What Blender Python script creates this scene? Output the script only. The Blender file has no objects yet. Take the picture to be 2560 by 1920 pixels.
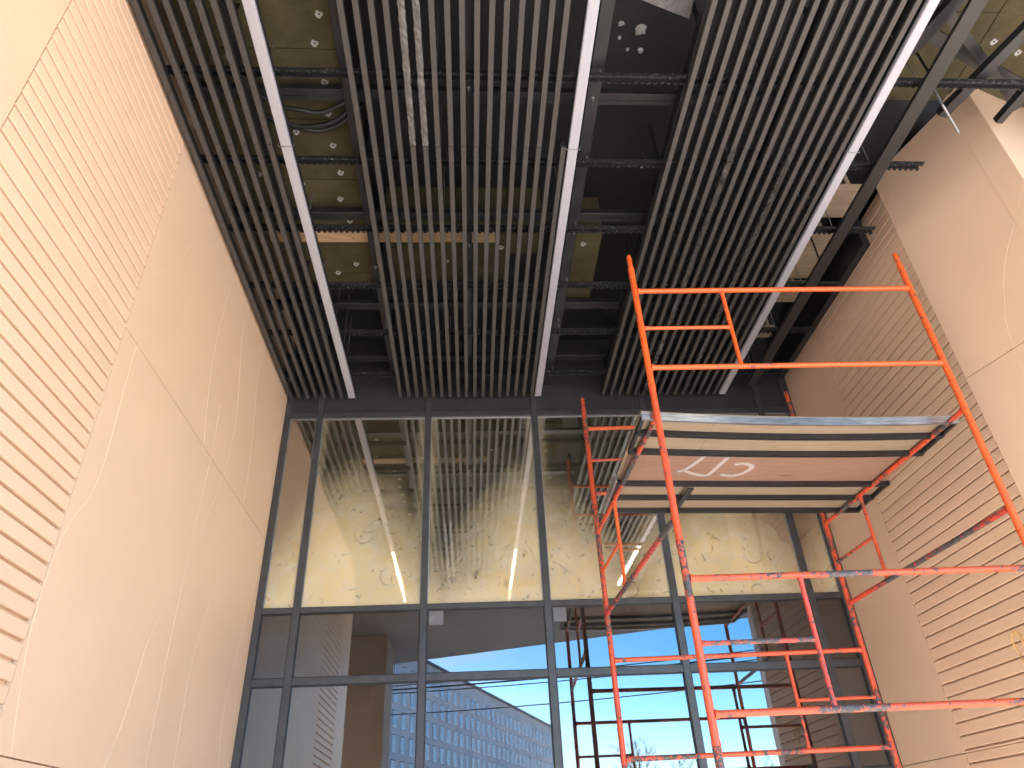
import bpy, bmesh, math, random
from mathutils import Vector, Matrix
random.seed(7)
S = bpy.context.scene
COL = S.collection
CZ = 1.6                      # camera height; all z below are measured from the camera and lifted by CZ
# ------------------------------------------------------------------ camera
yaw, pit, rol = math.radians(-4.26644), math.radians(33.29968), math.radians(-2.91978)
f = Vector((-math.sin(yaw)*math.cos(pit), math.cos(yaw)*math.cos(pit), math.sin(pit)))
r = Vector((math.cos(yaw), math.sin(yaw), 0)); u = r.cross(f)
r2 = r*math.cos(rol)+u*math.sin(rol); u2 = -r*math.sin(rol)+u*math.cos(rol)
cam = bpy.data.cameras.new('camera'); cam_o = bpy.data.objects.new('camera', cam); COL.objects.link(cam_o)
M = Matrix(((r2.x, u2.x, -f.x, 0), (r2.y, u2.y, -f.y, 0), (r2.z, u2.z, -f.z, CZ), (0, 0, 0, 1)))
cam_o.matrix_world = M
cam.sensor_width = 36; cam.lens = 25.137; cam.clip_end = 3000; cam.clip_start = 0.05
S.camera = cam_o
# ------------------------------------------------------------------ world, sun, exposure
SUN = Vector((-.22, -.88, .42)).normalized()          # towards the sun
sun = bpy.data.lights.new('sun', 'SUN'); sun.energy = 5.0; sun.angle = math.radians(.5); sun.color = (1, .93, .82)
sun_o = bpy.data.objects.new('sun', sun); COL.objects.link(sun_o)
sun_o.rotation_euler = SUN.to_track_quat('Z', 'Y').to_euler(); sun_o.location = (-20, -30, 40)
W = bpy.data.worlds.new('World'); S.world = W; W.use_nodes = True
nt = W.node_tree; nt.nodes.clear()
wo = nt.nodes.new('ShaderNodeOutputWorld'); bg = nt.nodes.new('ShaderNodeBackground'); bg.inputs[1].default_value = .09
sky = nt.nodes.new('ShaderNodeTexSky'); sky.sky_type = 'NISHITA'; sky.sun_disc = False
sky.sun_elevation = math.asin(SUN.z); sky.sun_rotation = math.atan2(SUN.x, SUN.y); sky.air_density = 1.0; sky.dust_density = .15; sky.ozone_density = 3.
tc = nt.nodes.new('ShaderNodeTexCoord'); mp = nt.nodes.new('ShaderNodeMapping'); mp.inputs['Scale'].default_value = (2.2, 2.2, 6)
no = nt.nodes.new('ShaderNodeTexNoise'); no.inputs['Scale'].default_value = 1.6; no.inputs['Detail'].default_value = 7
cr = nt.nodes.new('ShaderNodeValToRGB'); cr.color_ramp.elements[0].position = .54; cr.color_ramp.elements[1].position = .72
mx = nt.nodes.new('ShaderNodeMix'); mx.data_type = 'RGBA'
ml = nt.nodes.new('ShaderNodeMath'); ml.operation = 'MULTIPLY'; ml.inputs[1].default_value = .7
nt.links.new(tc.outputs['Generated'], mp.inputs[0]); nt.links.new(mp.outputs[0], no.inputs[0]); nt.links.new(no.outputs[0], cr.inputs[0])
nt.links.new(cr.outputs[0], ml.inputs[0]); nt.links.new(ml.outputs[0], mx.inputs[0])
hs = nt.nodes.new('ShaderNodeHueSaturation'); hs.inputs['Saturation'].default_value = 1.45; nt.links.new(sky.outputs[0], hs.inputs['Color']); nt.links.new(hs.outputs[0], mx.inputs[6]); mx.inputs[7].default_value = (4.6, 4.9, 5.6, 1)
nt.links.new(mx.outputs[2], bg.inputs[0]); nt.links.new(bg.outputs[0], wo.inputs[0])
S.view_settings.view_transform = 'Standard'; S.view_settings.look = 'None'
S.view_settings.exposure = 3.45; S.view_settings.gamma = 1; S.view_settings.use_curve_mapping = False

# ------------------------------------------------------------------ materials
class NT:
    def __init__(s, name):
        s.m = bpy.data.materials.new(name); s.m.use_nodes = True; s.t = s.m.node_tree
        s.b = s.t.nodes['Principled BSDF']; s.out = s.t.nodes['Material Output']
    def n(s, t, **kw):
        q = s.t.nodes.new(t)
        for k, v in kw.items():
            if k in q.inputs: q.inputs[k].default_value = v
            else: setattr(q, k, v)
        return q
    def l(s, a, b): s.t.links.new(a, b)
    def coord(s, scale=(1, 1, 1), kind='Object', rnd=True):
        c = s.n('ShaderNodeTexCoord'); m = s.n('ShaderNodeMapping'); m.inputs['Scale'].default_value = scale
        s.l(c.outputs[kind], m.inputs[0])
        if rnd:
            oi = s.n('ShaderNodeObjectInfo'); cx = s.n('ShaderNodeCombineXYZ'); mu = s.n('ShaderNodeMath', operation='MULTIPLY'); mu.inputs[1].default_value = 37.
            s.l(oi.outputs['Random'], mu.inputs[0])
            for i in range(3): s.l(mu.outputs[0], cx.inputs[i])
            s.l(cx.outputs[0], m.inputs['Location'])
        return m.outputs[0]
    def noise(s, co, scale, detail=4, rough=.55, dist=0):
        q = s.n('ShaderNodeTexNoise', Scale=scale, Detail=detail, Roughness=rough, Distortion=dist); s.l(co, q.inputs['Vector']); return q.outputs[0]
    def ramp(s, v, p0, p1, c0=(0, 0, 0, 1), c1=(1, 1, 1, 1)):
        q = s.n('ShaderNodeValToRGB'); e = q.color_ramp.elements; e[0].position = p0; e[1].position = p1; e[0].color = c0; e[1].color = c1
        s.l(v, q.inputs[0]); return q.outputs[0]
    def mix(s, fac, a, b):
        q = s.n('ShaderNodeMix', data_type='RGBA')
        if isinstance(fac, (int, float)): q.inputs[0].default_value = fac
        else: s.l(fac, q.inputs[0])
        for i, c in ((6, a), (7, b)):
            if isinstance(c, tuple): q.inputs[i].default_value = (*c[:3], 1)
            else: s.l(c, q.inputs[i])
        return q.outputs[2]
    def bump(s, v, strength, dist=.01):
        q = s.n('ShaderNodeBump', Strength=strength, Distance=dist); s.l(v, q.inputs['Height']); s.l(q.outputs[0], s.b.inputs['Normal']); return q.outputs[0]
    def base(s, c):
        if isinstance(c, tuple): s.b.inputs['Base Color'].default_value = (*c[:3], 1)
        else: s.l(c, s.b.inputs['Base Color'])
    def set(s, **kw):
        for k, v in kw.items():
            k = k.replace('_', ' ')
            if isinstance(v, (int, float, tuple)): s.b.inputs[k].default_value = v
            else: s.l(v, s.b.inputs[k])

def paint(name, col, var=.12, rough=.5, nscale=3., bump=.05, bscale=180., metallic=0., spec=.5):
    t = NT(name); co = t.coord()
    n1 = t.noise(co, nscale, 5)
    t.base(t.mix(t.ramp(n1, .3, .7), tuple(c*(1-var) for c in col), tuple(min(1, c*(1+var)) for c in col)))
    t.set(Roughness=rough, Metallic=metallic, Specular_IOR_Level=spec)
    if bump: t.bump(t.noise(co, bscale, 2), bump, .002)
    return t.m
MAT = {}
MAT['clad'] = paint('beige_cladding', (.715, .50, .352), .04, .48, 1.1, .04, 400)
MAT['line'] = paint('engraving_highlight', (.78, .58, .42), .03, .45, 1.1, 0)  # paler than the cladding: lit edge of the grooves put into the colour
MAT['tan'] = paint('brown_render', (.20, .158, .132), .1, .8, 2, .2, 60)
MAT['slat'] = paint('slat_paint', (.059, .0545, .0525), .05, .55, 6, .03, 300)
MAT['frame'] = paint('anthracite_frame', (.047, .047, .052), .25, .38, 9, .02, 200)
MAT['spandrel'] = paint('spandrel_panel', (.040, .038, .041), .12, .30, 2, 0)
MAT['blackdeck'] = paint('black_deck', (.010, .010, .012), .35, .6, 2.5, .1, 40)
MAT['steel'] = paint('black_steel', (.016, .016, .019), .4, .45, 5, .08, 80)
MAT['soffit'] = paint('soffit_paint', (.135, .124, .118), .05, .6, 1, .02, 200)
MAT['grey'] = paint('galvanised', (.33, .33, .35), .2, .42, 12, .03, 200, .7)
MAT['profile'] = paint('dark_profile_and_slat_shade', (.022, .021, .021), .1, .5, 5, .02, 200)
MAT['white'] = paint('white_diffuser', (.40, .395, .44), .02, .5, 4, 0)
MAT['plate'] = paint('anchor_plastic', (.40, .40, .39), .15, .6, 30, .1, 60)
MAT['cable'] = paint('cable_rubber', (.010, .010, .012), .2, .5, 8, 0)
MAT['yellow'] = paint('yellow_cord', (.75, .5, .18), .1, .6, 20, 0)
MAT['inner'] = paint('interior_plaster', (.16, .14, .125), .12, .8, .8, .05, 40)
MAT['concrete'] = paint('pale_brick', (.56, .52, .54), .10, .85, .25, .2, 2.)
MAT['winframe'] = paint('window_white', (.85, .86, .88), .03, .5, 3, 0)
MAT['redbrick'] = paint('red_brick', (.36, .19, .12), .2, .85, .7, .2, 4)
MAT['bark'] = paint('bark', (.07, .055, .045), .3, .9, 4, .3, 30)
t = NT('far_window_glass'); t.base((.46, .54, .66)); t.set(Roughness=.15, Specular_IOR_Level=1.); MAT['farglass'] = t.m

def mat_rail():
    t = NT('comb_rail_steel'); co = t.coord()
    n = t.noise(co, 55, 5, .7)
    t.base(t.mix(t.ramp(n, .60, .66), (.016, .016, .018), (.30, .30, .31)))
    t.set(Roughness=.4); t.bump(n, .1, .002); return t.m
MAT['rail'] = mat_rail()
def mat_wool():
    t = NT('mineral_wool'); co = t.coord((1, 1, 1))
    a = t.noise(co, 5, 6); b = t.noise(t.coord((3, 60, 60)), 2.2, 5, .7)
    c = t.mix(t.ramp(a, .3, .75), (.068, .057, .032), (.110, .093, .053))
    c = t.mix(t.ramp(b, .50, .8), c, (.05, .04, .02))
    t.base(c); t.set(Roughness=1., Specular_IOR_Level=.1); t.bump(b, .5, .006); return t.m
MAT['wool'] = mat_wool()
def mat_orange(name, c0, c1, wear, bare=(.055, .052, .058)):
    t = NT(name); co = t.coord()
    big = t.noise(co, 1.9, 2); fine = t.noise(co, 26, 7, .72, .4)
    su = t.n('ShaderNodeMath', operation='MULTIPLY_ADD'); su.inputs[1].default_value = .9; t.l(big, su.inputs[0]); t.l(fine, su.inputs[2]); s6 = t.n('ShaderNodeMath', operation='MULTIPLY'); s6.inputs[1].default_value = .6; t.l(su.outputs[0], s6.inputs[0]); su = s6
    chip = t.ramp(su.outputs[0], wear, wear+.012)
    rim = t.ramp(su.outputs[0], wear-.02, wear)
    tone = t.mix(t.ramp(t.noise(co, 7, 4), .35, .65), c0, c1)
    tone = t.mix(t.ramp(t.noise(co, 70, 2), .64, .68), tone, (.12, .03, .02))
    dirty = t.mix(.35, tone, (.30, .03, .03)); c = t.mix(rim, tone, dirty)
    rust = t.mix(t.ramp(t.noise(co, 40, 4), .45, .62), bare, (.11, .10, .105))
    t.base(t.mix(chip, c, rust))
    t.set(Roughness=t.ramp(chip, 0, 1, (.36, .36, .36, 1), (.6, .6, .6, 1)))
    iv = t.n('ShaderNodeMath', operation='SUBTRACT'); iv.inputs[0].default_value = 1; t.l(chip, iv.inputs[1])
    t.bump(iv.outputs[0], .5, .0015); return t.m
MAT['orange'] = mat_orange('orange_paint', (.78, .125, .022), (.71, .105, .022), .66)
MAT['orange_worn'] = mat_orange('worn_orange_paint', (.68, .095, .027), (.58, .078, .034), .600)
MAT['orange_bare'] = mat_orange('flaking_orange_paint', (.60, .06, .03), (.50, .06, .045), .59)
def mat_ply(name, c0, c1):
    t = NT(name); co = t.coord((1.2, 14, 14))
    w = t.noise(co, 2.4, 6, .65, 1.2); k = t.noise(t.coord((2, 5, 5)), 2.6, 2)
    c = t.mix(t.ramp(w, .35, .68), c0, c1)
    c = t.mix(t.ramp(k, .74, .78), c, tuple(x*.4 for x in c0))
    t.base(c); t.set(Roughness=.62); t.bump(w, .08, .002); return t.m
MAT['ply'] = mat_ply('plywood', (.265, .205, .145), (.36, .285, .21))
MAT['redply'] = mat_ply('red_plywood', (.26, .155, .112), (.335, .205, .152))
MAT['batten'] = mat_ply('batten_wood', (.40, .25, .13), (.58, .40, .24))
def mat_film(name='crumpled_film', c0=(.085, .08, .078), c1=(.155, .15, .15)):
    t = NT(name); co = t.coord((1, .35, 1))
    n = t.noise(co, 30, 5, .6, 1.0)
    t.base(t.mix(t.ramp(n, .35, .75), c0, c1))
    t.set(Roughness=.25, Specular_IOR_Level=.6); t.bump(n, .5, .006); return t.m
MAT['film'] = mat_film(); MAT['darkfilm'] = mat_film('dark_film', (.022, .021, .021), (.085, .083, .083))
def mat_alu():
    t = NT('aluminium_trim'); co = t.coord((1, 40, 40)); n = t.noise(co, 3, 4)
    t.base(t.mix(t.ramp(n, .35, .65), (.30, .33, .38), (.62, .64, .68))); t.set(Metallic=.9, Roughness=.28); t.bump(n, .1, .002); return t.m
MAT['alu'] = mat_alu()
def mat_foil():
    t = NT('foil_sheet'); co = t.coord(); n = t.noise(co, 14, 5, .6, 1.)
    t.base((.16, .155, .165)); t.set(Metallic=.3, Roughness=.4); t.bump(n, .6, .02); return t.m
MAT['foil'] = mat_foil()
def mat_lamp(name='lit_diffuser', strength=2.0):
    t = NT(name); t.base((.9, .85, .75)); t.b.inputs['Emission Color'].default_value = (1, .85, .64, 1); t.b.inputs['Emission Strength'].default_value = strength; return t.m
MAT['lamp'] = mat_lamp()
def mat_glass(name, refl, tint, wav, streak, dirt=(.02, .16), dcol=(.22, .20, .18), smear=0, rough=.004):
    t = NT(name); co = t.coord((1, 1, 1)); t.t.nodes.remove(t.b)
    n = t.noise(co, .9, 2)
    b1 = t.n('ShaderNodeBump', Strength=wav, Distance=.02); t.l(n, b1.inputs['Height']); nrm = b1.outputs[0]
    if streak:
        s = t.noise(t.coord((34, 34, 2.6)), 1.5, 5, .6, .8)
        b2 = t.n('ShaderNodeBump', Strength=streak, Distance=.004); t.l(s, b2.inputs['Height']); t.l(nrm, b2.inputs['Normal']); nrm = b2.outputs[0]
    g = t.n('ShaderNodeBsdfGlossy', Roughness=rough); g.inputs[0].default_value = (.93, .96, 1, 1); t.l(nrm, g.inputs['Normal'])
    tr = t.n('ShaderNodeBsdfTransparent'); tr.inputs[0].default_value = (*tint, 1)
    di = t.n('ShaderNodeBsdfDiffuse'); di.inputs[0].default_value = (*dcol, 1)
    dm = t.n('ShaderNodeMixShader'); d = t.noise(co, 2.4, 5, .6, .5)
    dr = t.ramp(d, .35, .8, (dirt[0],)*3+(1,), (dirt[1],)*3+(1,))
    if smear:
        sm = t.noise(co, 7, 6, .7, 2.5); sp = t.noise(co, 30, 3); dr = t.mix(t.ramp(sm, .60, .66), dr, (smear,)*3)
        vo = t.n('ShaderNodeTexVoronoi', Scale=2.3); t.l(co, vo.inputs['Vector']); q = t.n('ShaderNodeValToRGB'); e = q.color_ramp.elements
        e[0].position = .16; e[0].color = (0, 0, 0, 1); e[1].position = .205; e[1].color = (0, 0, 0, 1); m_ = e.new(.182); m_.color = (1, 1, 1, 1); t.l(vo.outputs['Distance'], q.inputs[0])
        gate = t.n('ShaderNodeMath', operation='MULTIPLY'); t.l(q.outputs[0], gate.inputs[0]); t.l(t.ramp(t.noise(co, 2.2, 3), .45, .6), gate.inputs[1]); dr = t.mix(gate.outputs[0], dr, (.42, .42, .42)); dr = t.mix(t.ramp(sp, .68, .71), dr, (.6, .6, .6))
    t.l(dr, dm.inputs[0]); t.l(tr.outputs[0], dm.inputs[1]); t.l(di.outputs[0], dm.inputs[2])
    fr = t.n('ShaderNodeFresnel', IOR=1.5); t.l(nrm, fr.inputs['Normal'])
    ad = t.n('ShaderNodeMath', operation='ADD', use_clamp=True); ad.inputs[1].default_value = refl; t.l(fr.outputs[0], ad.inputs[0])
    m = t.n('ShaderNodeMixShader'); t.l(ad.outputs[0], m.inputs[0]); t.l(dm.outputs[0], m.inputs[1]); t.l(g.outputs[0], m.inputs[2]); t.l(m.outputs[0], t.out.inputs[0])
    return t.m
MAT['glass'] = mat_glass('tinted_glass', .085, (.25, .25, .26), .0008, 0)
MAT['glass_wet'] = mat_glass('rain_streaked_glass', .13, (.25, .24, .24), .0008, .003)

def mat_upper():      # clear glass over a dark room, cream deposit wiped by hands, lamp glow put into its scallops and colour
    t = NT('deposit_glow_glass'); t.t.nodes.remove(t.b); co = t.coord()
    def M_(op, a, b=None, c=None, clamp=False):
        q = t.n('ShaderNodeMath', operation=op, use_clamp=clamp)
        for i_, v in enumerate((a, b, c)):
            if v is None: continue
            if isinstance(v, (int, float)): q.inputs[i_].default_value = v
            else: t.l(v, q.inputs[i_])
        return q.outputs[0]
    ge = t.n('ShaderNodeNewGeometry'); sp = t.n('ShaderNodeSeparateXYZ'); t.l(ge.outputs['Position'], sp.inputs[0])
    big = t.noise(co, 1.3, 4, .6, .5); mid = t.noise(co, 5, 5, .65, 1.); sm = t.noise(co, 5, 6, .68, 2.2); pt = t.noise(co, 30, 3)
    c_ = M_('ABSOLUTE', M_('COSINE', M_('MULTIPLY', M_('ADD', sp.outputs[0], 1.25), math.pi/1.95)))
    h = M_('MULTIPLY_ADD', c_, 1.0, 2.38+CZ); h = M_('MULTIPLY_ADD', M_('SUBTRACT', big, .5), .7, h); h = M_('MULTIPLY_ADD', M_('SUBTRACT', mid, .5), .35, h)
    k = M_('MULTIPLY_ADD', M_('SUBTRACT', h, sp.outputs[2]), .85, .40, True)
    gc = t.n('ShaderNodeTexCoord'); gs = t.n('ShaderNodeSeparateXYZ'); t.l(gc.outputs['Generated'], gs.inputs[0])
    ed = M_('MULTIPLY_ADD', M_('ABSOLUTE', M_('SUBTRACT', gs.outputs[0], .5)), 2., 0.); ed = M_('MULTIPLY_ADD', M_('SUBTRACT', M_('MULTIPLY_ADD', mid, .22, ed), .93), 3.2, 0., True)
    k = M_('MAXIMUM', k, M_('MULTIPLY', ed, .62)); k = M_('MULTIPLY_ADD', k, .64, .035)
    vo = t.n('ShaderNodeTexVoronoi', Scale=2.0); t.l(co, vo.inputs['Vector']); q = t.n('ShaderNodeValToRGB'); e = q.color_ramp.elements
    e[0].position = .16; e[0].color = (0, 0, 0, 1); e[1].position = .215; e[1].color = (0, 0, 0, 1); m_ = e.new(.187); m_.color = (1, 1, 1, 1); t.l(vo.outputs['Distance'], q.inputs[0])
    ring = M_('MULTIPLY', q.outputs[0], t.ramp(t.noise(co, 2.2, 3), .5, .62))
    mk = M_('MAXIMUM', M_('MULTIPLY', t.ramp(sm, .60, .66), .5), M_('MULTIPLY', ring, .5)); mk = M_('MAXIMUM', mk, M_('MULTIPLY', t.ramp(pt, .75, .78), .55))
    k = M_('MULTIPLY', k, M_('SUBTRACT', 1., mk))
    di = t.n('ShaderNodeBsdfDiffuse'); t.l(t.mix(t.ramp(mid, .35, .65), (.82, .655, .36), (.74, .66, .48)), di.inputs[0])
    g = t.n('ShaderNodeBsdfGlossy', Roughness=.012); g.inputs[0].default_value = (1, .97, .9, 1)
    b1 = t.n('ShaderNodeBump', Strength=.004, Distance=.02); t.l(sm, b1.inputs['Height']); t.l(b1.outputs[0], g.inputs['Normal'])
    tr = t.n('ShaderNodeBsdfTransparent'); tr.inputs[0].default_value = (.5, .5, .5, 1)
    fr = t.n('ShaderNodeFresnel', IOR=1.5); rf = M_('ADD', fr.outputs[0], .34, None, True)
    a = t.n('ShaderNodeMixShader'); t.l(rf, a.inputs[0]); t.l(tr.outputs[0], a.inputs[1]); t.l(g.outputs[0], a.inputs[2])
    b = t.n('ShaderNodeMixShader'); t.l(k, b.inputs[0]); t.l(a.outputs[0], b.inputs[1]); t.l(di.outputs[0], b.inputs[2]); t.l(b.outputs[0], t.out.inputs[0])
    return t.m
MAT['clear'] = mat_upper()
def mat_spray():
    t = NT('white_spray_paint'); t.t.nodes.remove(t.b)
    uv = t.n('ShaderNodeUVMap'); sx = t.n('ShaderNodeSeparateXYZ'); t.l(uv.outputs[0], sx.inputs[0])
    d = t.n('ShaderNodeBsdfDiffuse'); d.inputs[0].default_value = (.52, .46, .46, 1); tr = t.n('ShaderNodeBsdfTransparent')
    n = t.noise(t.coord(), 90, 3); mu = t.n('ShaderNodeMath', operation='MULTIPLY_ADD'); mu.inputs[1].default_value = .5; t.l(n, mu.inputs[0]); t.l(sx.outputs[1], mu.inputs[2])
    a = t.ramp(mu.outputs[0], .38, 1.1, (0, 0, 0, 1), (.85, .85, .85, 1)); m = t.n('ShaderNodeMixShader'); t.l(a, m.inputs[0]); t.l(tr.outputs[0], m.inputs[1]); t.l(d.outputs[0], m.inputs[2]); t.l(m.outputs[0], t.out.inputs[0])
    return t.m
MAT['spray'] = mat_spray()
def mat_ground():
    t = NT('paving'); co = t.coord(kind='Object', rnd=False)
    br = t.n('ShaderNodeTexBrick', Scale=1.6); t.l(co, br.inputs['Vector'])
    br.inputs['Color1'].default_value = (.44, .42, .40, 1); br.inputs['Color2'].default_value = (.50, .48, .45, 1); br.inputs['Mortar'].default_value = (.2, .19, .18, 1); br.inputs['Mortar Size'].default_value = .008
    n = t.noise(co, 1.5, 6); t.base(t.mix(t.ramp(n, .3, .8), br.outputs[0], (.40, .38, .36))); t.set(Roughness=.85); return t.m
MAT['ground'] = mat_ground()

# ------------------------------------------------------------------ geometry helpers
class MB:
    def __init__(s): s.v = []; s.f = []; s.mi = []; s.uv = None
    def poly(s, pts, faces, mi=0):
        o = len(s.v); s.v += [Vector(p) for p in pts]; s.f += [[o+i for i in q] for q in faces]; s.mi += [mi]*len(faces); return s
    def box(s, x0, x1, y0, y1, z0, z1, mi=0, c=0):
        if c <= 0:
            p = [(x, y, z) for z in (z0, z1) for y in (y0, y1) for x in (x0, x1)]
            return s.poly(p, [(0, 2, 3, 1), (4, 5, 7, 6), (0, 1, 5, 4), (2, 6, 7, 3), (0, 4, 6, 2), (1, 3, 7, 5)], mi)
        bm = bmesh.new(); bmesh.ops.create_cube(bm, size=1)
        for v in bm.verts: v.co = Vector(((x0+x1)/2+v.co.x*(x1-x0), (y0+y1)/2+v.co.y*(y1-y0), (z0+z1)/2+v.co.z*(z1-z0)))
        bmesh.ops.bevel(bm, geom=bm.edges[:], offset=c, segments=1, affect='EDGES'); bm.verts.ensure_lookup_table()
        s.poly([v.co.copy() for v in bm.verts], [[v.index for v in q.verts] for q in bm.faces], mi); bm.free(); return s
    def obox(s, p0, p1, w, h, up=(0, 0, 1), mi=0):      # bar from p0 to p1, width w across, height h along up
        p0, p1 = Vector(p0), Vector(p1); d = (p1-p0).normalized(); a = d.cross(Vector(up)).normalized(); b = a.cross(d)
        p = [q+a*sx*w/2+b*sz*h/2 for q in (p0, p1) for sx, sz in ((-1, -1), (1, -1), (1, 1), (-1, 1))]
        return s.poly(p, [(0, 1, 2, 3), (7, 6, 5, 4), (0, 4, 5, 1), (1, 5, 6, 2), (2, 6, 7, 3), (3, 7, 4, 0)], mi)
    def tube(s, pts, rad, seg=14, mi=0, cap=True):
        pts = [Vector(p) for p in pts]; n = len(pts); rad = rad if isinstance(rad, (list, tuple)) else [rad]*n
        rings = []; ref = None
        for i, p in enumerate(pts):
            d = (pts[min(i+1, n-1)]-pts[max(i-1, 0)]).normalized()
            if ref is None: ref = Vector((0, 0, 1)) if abs(d.z) < .9 else Vector((1, 0, 0))
            a = d.cross(ref).normalized(); b = a.cross(d).normalized(); ref = b
            rings.append([p+(a*math.cos(2*math.pi*k/seg)+b*math.sin(2*math.pi*k/seg))*rad[i] for k in range(seg)])
        vs = [q for R in rings for q in R]; fs = []
        for i in range(n-1):
            for k in range(seg): fs.append((i*seg+k, i*seg+(k+1) % seg, (i+1)*seg+(k+1) % seg, (i+1)*seg+k))
        if cap: fs.append(tuple(range(seg-1, -1, -1))); fs.append(tuple((n-1)*seg+k for k in range(seg)))
        return s.poly(vs, fs, mi)
    def prism(s, prof, p0, p1, ax, az, mi=0):             # 2D profile (a along ax, b along az) swept from p0 to p1
        p0, p1, ax, az = Vector(p0), Vector(p1), Vector(ax), Vector(az); n = len(prof)
        vs = [p+ax*a+az*b for p in (p0, p1) for a, b in prof]
        fs = [(i, (i+1) % n, n+(i+1) % n, n+i) for i in range(n)]+[tuple(range(n-1, -1, -1)), tuple(range(n, 2*n))]
        return s.poly(vs, fs, mi)
    def mesh(s, name, mats, off=Vector((0, 0, 0)), smooth=False, lift=True):
        me = bpy.data.meshes.new(name); L = Vector((0, 0, CZ if lift else 0))
        me.from_pydata([tuple(v+L-off) for v in s.v], [], s.f)
        for m in (mats if isinstance(mats, (list, tuple)) else [mats]): me.materials.append(MAT[m] if isinstance(m, str) else m)
        me.polygons.foreach_set('material_index', s.mi)
        if smooth: me.polygons.foreach_set('use_smooth', [True]*len(me.polygons))
        me.update()
        bm = bmesh.new(); bm.from_mesh(me); bmesh.ops.recalc_face_normals(bm, faces=bm.faces[:]); bm.to_mesh(me); bm.free()
        if smooth:
            try: me.set_sharp_from_angle(angle=math.radians(40))
            except Exception: pass
        return me
WL = {}
def reg(o, loc): WL[o.name] = Vector(loc)
def thing(name, label, cat, loc, group=None):
    o = bpy.data.objects.new(name, None); COL.objects.link(o); o.empty_display_size = .2
    o.location = Vector(loc)+Vector((0, 0, CZ)); reg(o, o.location); tag(o, label, cat, group); return o
def tag(o, label=None, cat=None, group=None, kind=None):
    if label: o['label'] = label
    if cat: o['category'] = cat
    if group: o['group'] = group
    if kind: o['kind'] = kind
    return o
def put(mb, name, mats, parent=None, smooth=False, base=None):      # one mesh object; own origin at its base when it is top-level
    if parent is None:
        b = Vector(base) if base is not None else Vector((sum(v.x for v in mb.v)/len(mb.v), sum(v.y for v in mb.v)/len(mb.v), min(v.z for v in mb.v)))
        off = b+Vector((0, 0, CZ)); loc = off; ploc = Vector((0, 0, 0))
    else:
        # origin of a part in its own middle
        c = Vector((sum(v.x for v in mb.v)/len(mb.v), sum(v.y for v in mb.v)/len(mb.v), sum(v.z for v in mb.v)/len(mb.v)))+Vector((0, 0, CZ))
        off = c; ploc = WL[parent.name]; loc = c-ploc
    me = mb.mesh(name, mats, off, smooth); o = bpy.data.objects.new(name, me); COL.objects.link(o)
    o.parent = parent; o.location = loc; reg(o, off); return o
def inst(me, name, at, parent):                                     # another object on shared mesh data
    o = bpy.data.objects.new(name, me); COL.objects.link(o); o.parent = parent
    w = Vector(at)+Vector((0, 0, CZ)); o.location = w-WL[parent.name]; reg(o, w); return o
def spline(pts, n=8):
    P = [Vector(p) for p in pts]; P = [2*P[0]-P[1]]+P+[2*P[-1]-P[-2]]; out = []
    for i in range(1, len(P)-2):
        for k in range(n):
            t_ = k/n; a, b, c, d = P[i-1:i+3]
            out.append(.5*((2*b)+(c-a)*t_+(2*a-5*b+4*c-d)*t_*t_+(3*b-a-3*c+d)*t_**3))
    return out+[P[-2]]

D = 7.3; ZC = 4.609; XL = -2.139; XR = 3.989; G = -1.6
# ------------------------------------------------------------------ ground, interior, roof mass
tag(put(MB().poly([(-700, -700, G), (700, -700, G), (700, 700, G), (-700, 700, G)], [(0, 1, 2, 3)]), 'ground', 'ground', base=(0, 0, G)), kind='structure')
mb = MB(); mb.box(-2.6, 4.5, 11.9, 12.1, G, 5.2).box(-2.6, -2.45, 7.75, 11.9, G, 5.2).box(4.35, 4.5, 7.75, 11.9, G, 5.2).box(-2.45, 4.35, D+.142, 11.9, 1.95, 2.05).box(-2.45, 4.35, D+.142, 11.9, 5.1, 5.25)
tag(put(mb, 'interior_room', 'inner', base=(1, 10, G)), kind='structure')
mb = MB(); mb.box(-1.2, -.7, 9.2, 9.7, G, 1.949); tag(put(mb, 'interior_column', 'tan'), 'brown square column standing inside behind the glazing', 'column')

# ------------------------------------------------------------------ canopy: soffit in front, plenum above the slats
def front(x): return -6.69+.415*(x+2.36)
can = thing('canopy', 'dark canopy roof carrying insulation boards and steel beams above the slats', 'canopy', (1, 0, 4.6))
pl = [(-5, front(-5)), (10, front(10)), (10, 5.60), (5.4, 3.98), (5.4, -.05), (-2.47, -.05), (-2.47, 1.1), (-5, .2)]
n = len(pl); mb = MB(); mb.poly([(x, y, 4.609) for x, y in pl]+[(x, y, 5.5) for x, y in pl], [tuple(range(n-1, -1, -1)), tuple(range(n, 2*n))]+[(i, (i+1) % n, n+(i+1) % n, n+i) for i in range(n)])
put(mb, 'soffit_panel', 'soffit', can)
pr = [(-14, front(-14)), (13, front(13)), (13, 13), (-14, 13)]
mb = MB(); mb.poly([(x, y, 5.552) for x, y in pr]+[(x, y, 5.95) for x, y in pr], [(3, 2, 1, 0), (4, 5, 6, 7), (0, 1, 5, 4), (1, 2, 6, 5), (2, 3, 7, 6), (3, 0, 4, 7)])
put(mb, 'roof_deck', 'blackdeck', can)
def ybeam(x0, x1, z0, z1, y0=-.02, y1=7.6):
    mb = MB(); mb.box(x0, x1, y0, y1, z0, z1, c=.004); put(mb, 'beam', 'steel', can)
for x0, x1, z0, z1 in ((-.905, -.84, 4.80, 4.92), (.93, 1.03, 4.80, 4.92), (0., .055, 4.80, 4.90), (1.66, 1.72, 4.80, 4.92), (-1.62, -1.55, 4.82, 4.92), (2.5, 2.56, 4.82, 4.92)): ybeam(x0, x1, z0, z1)
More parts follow.
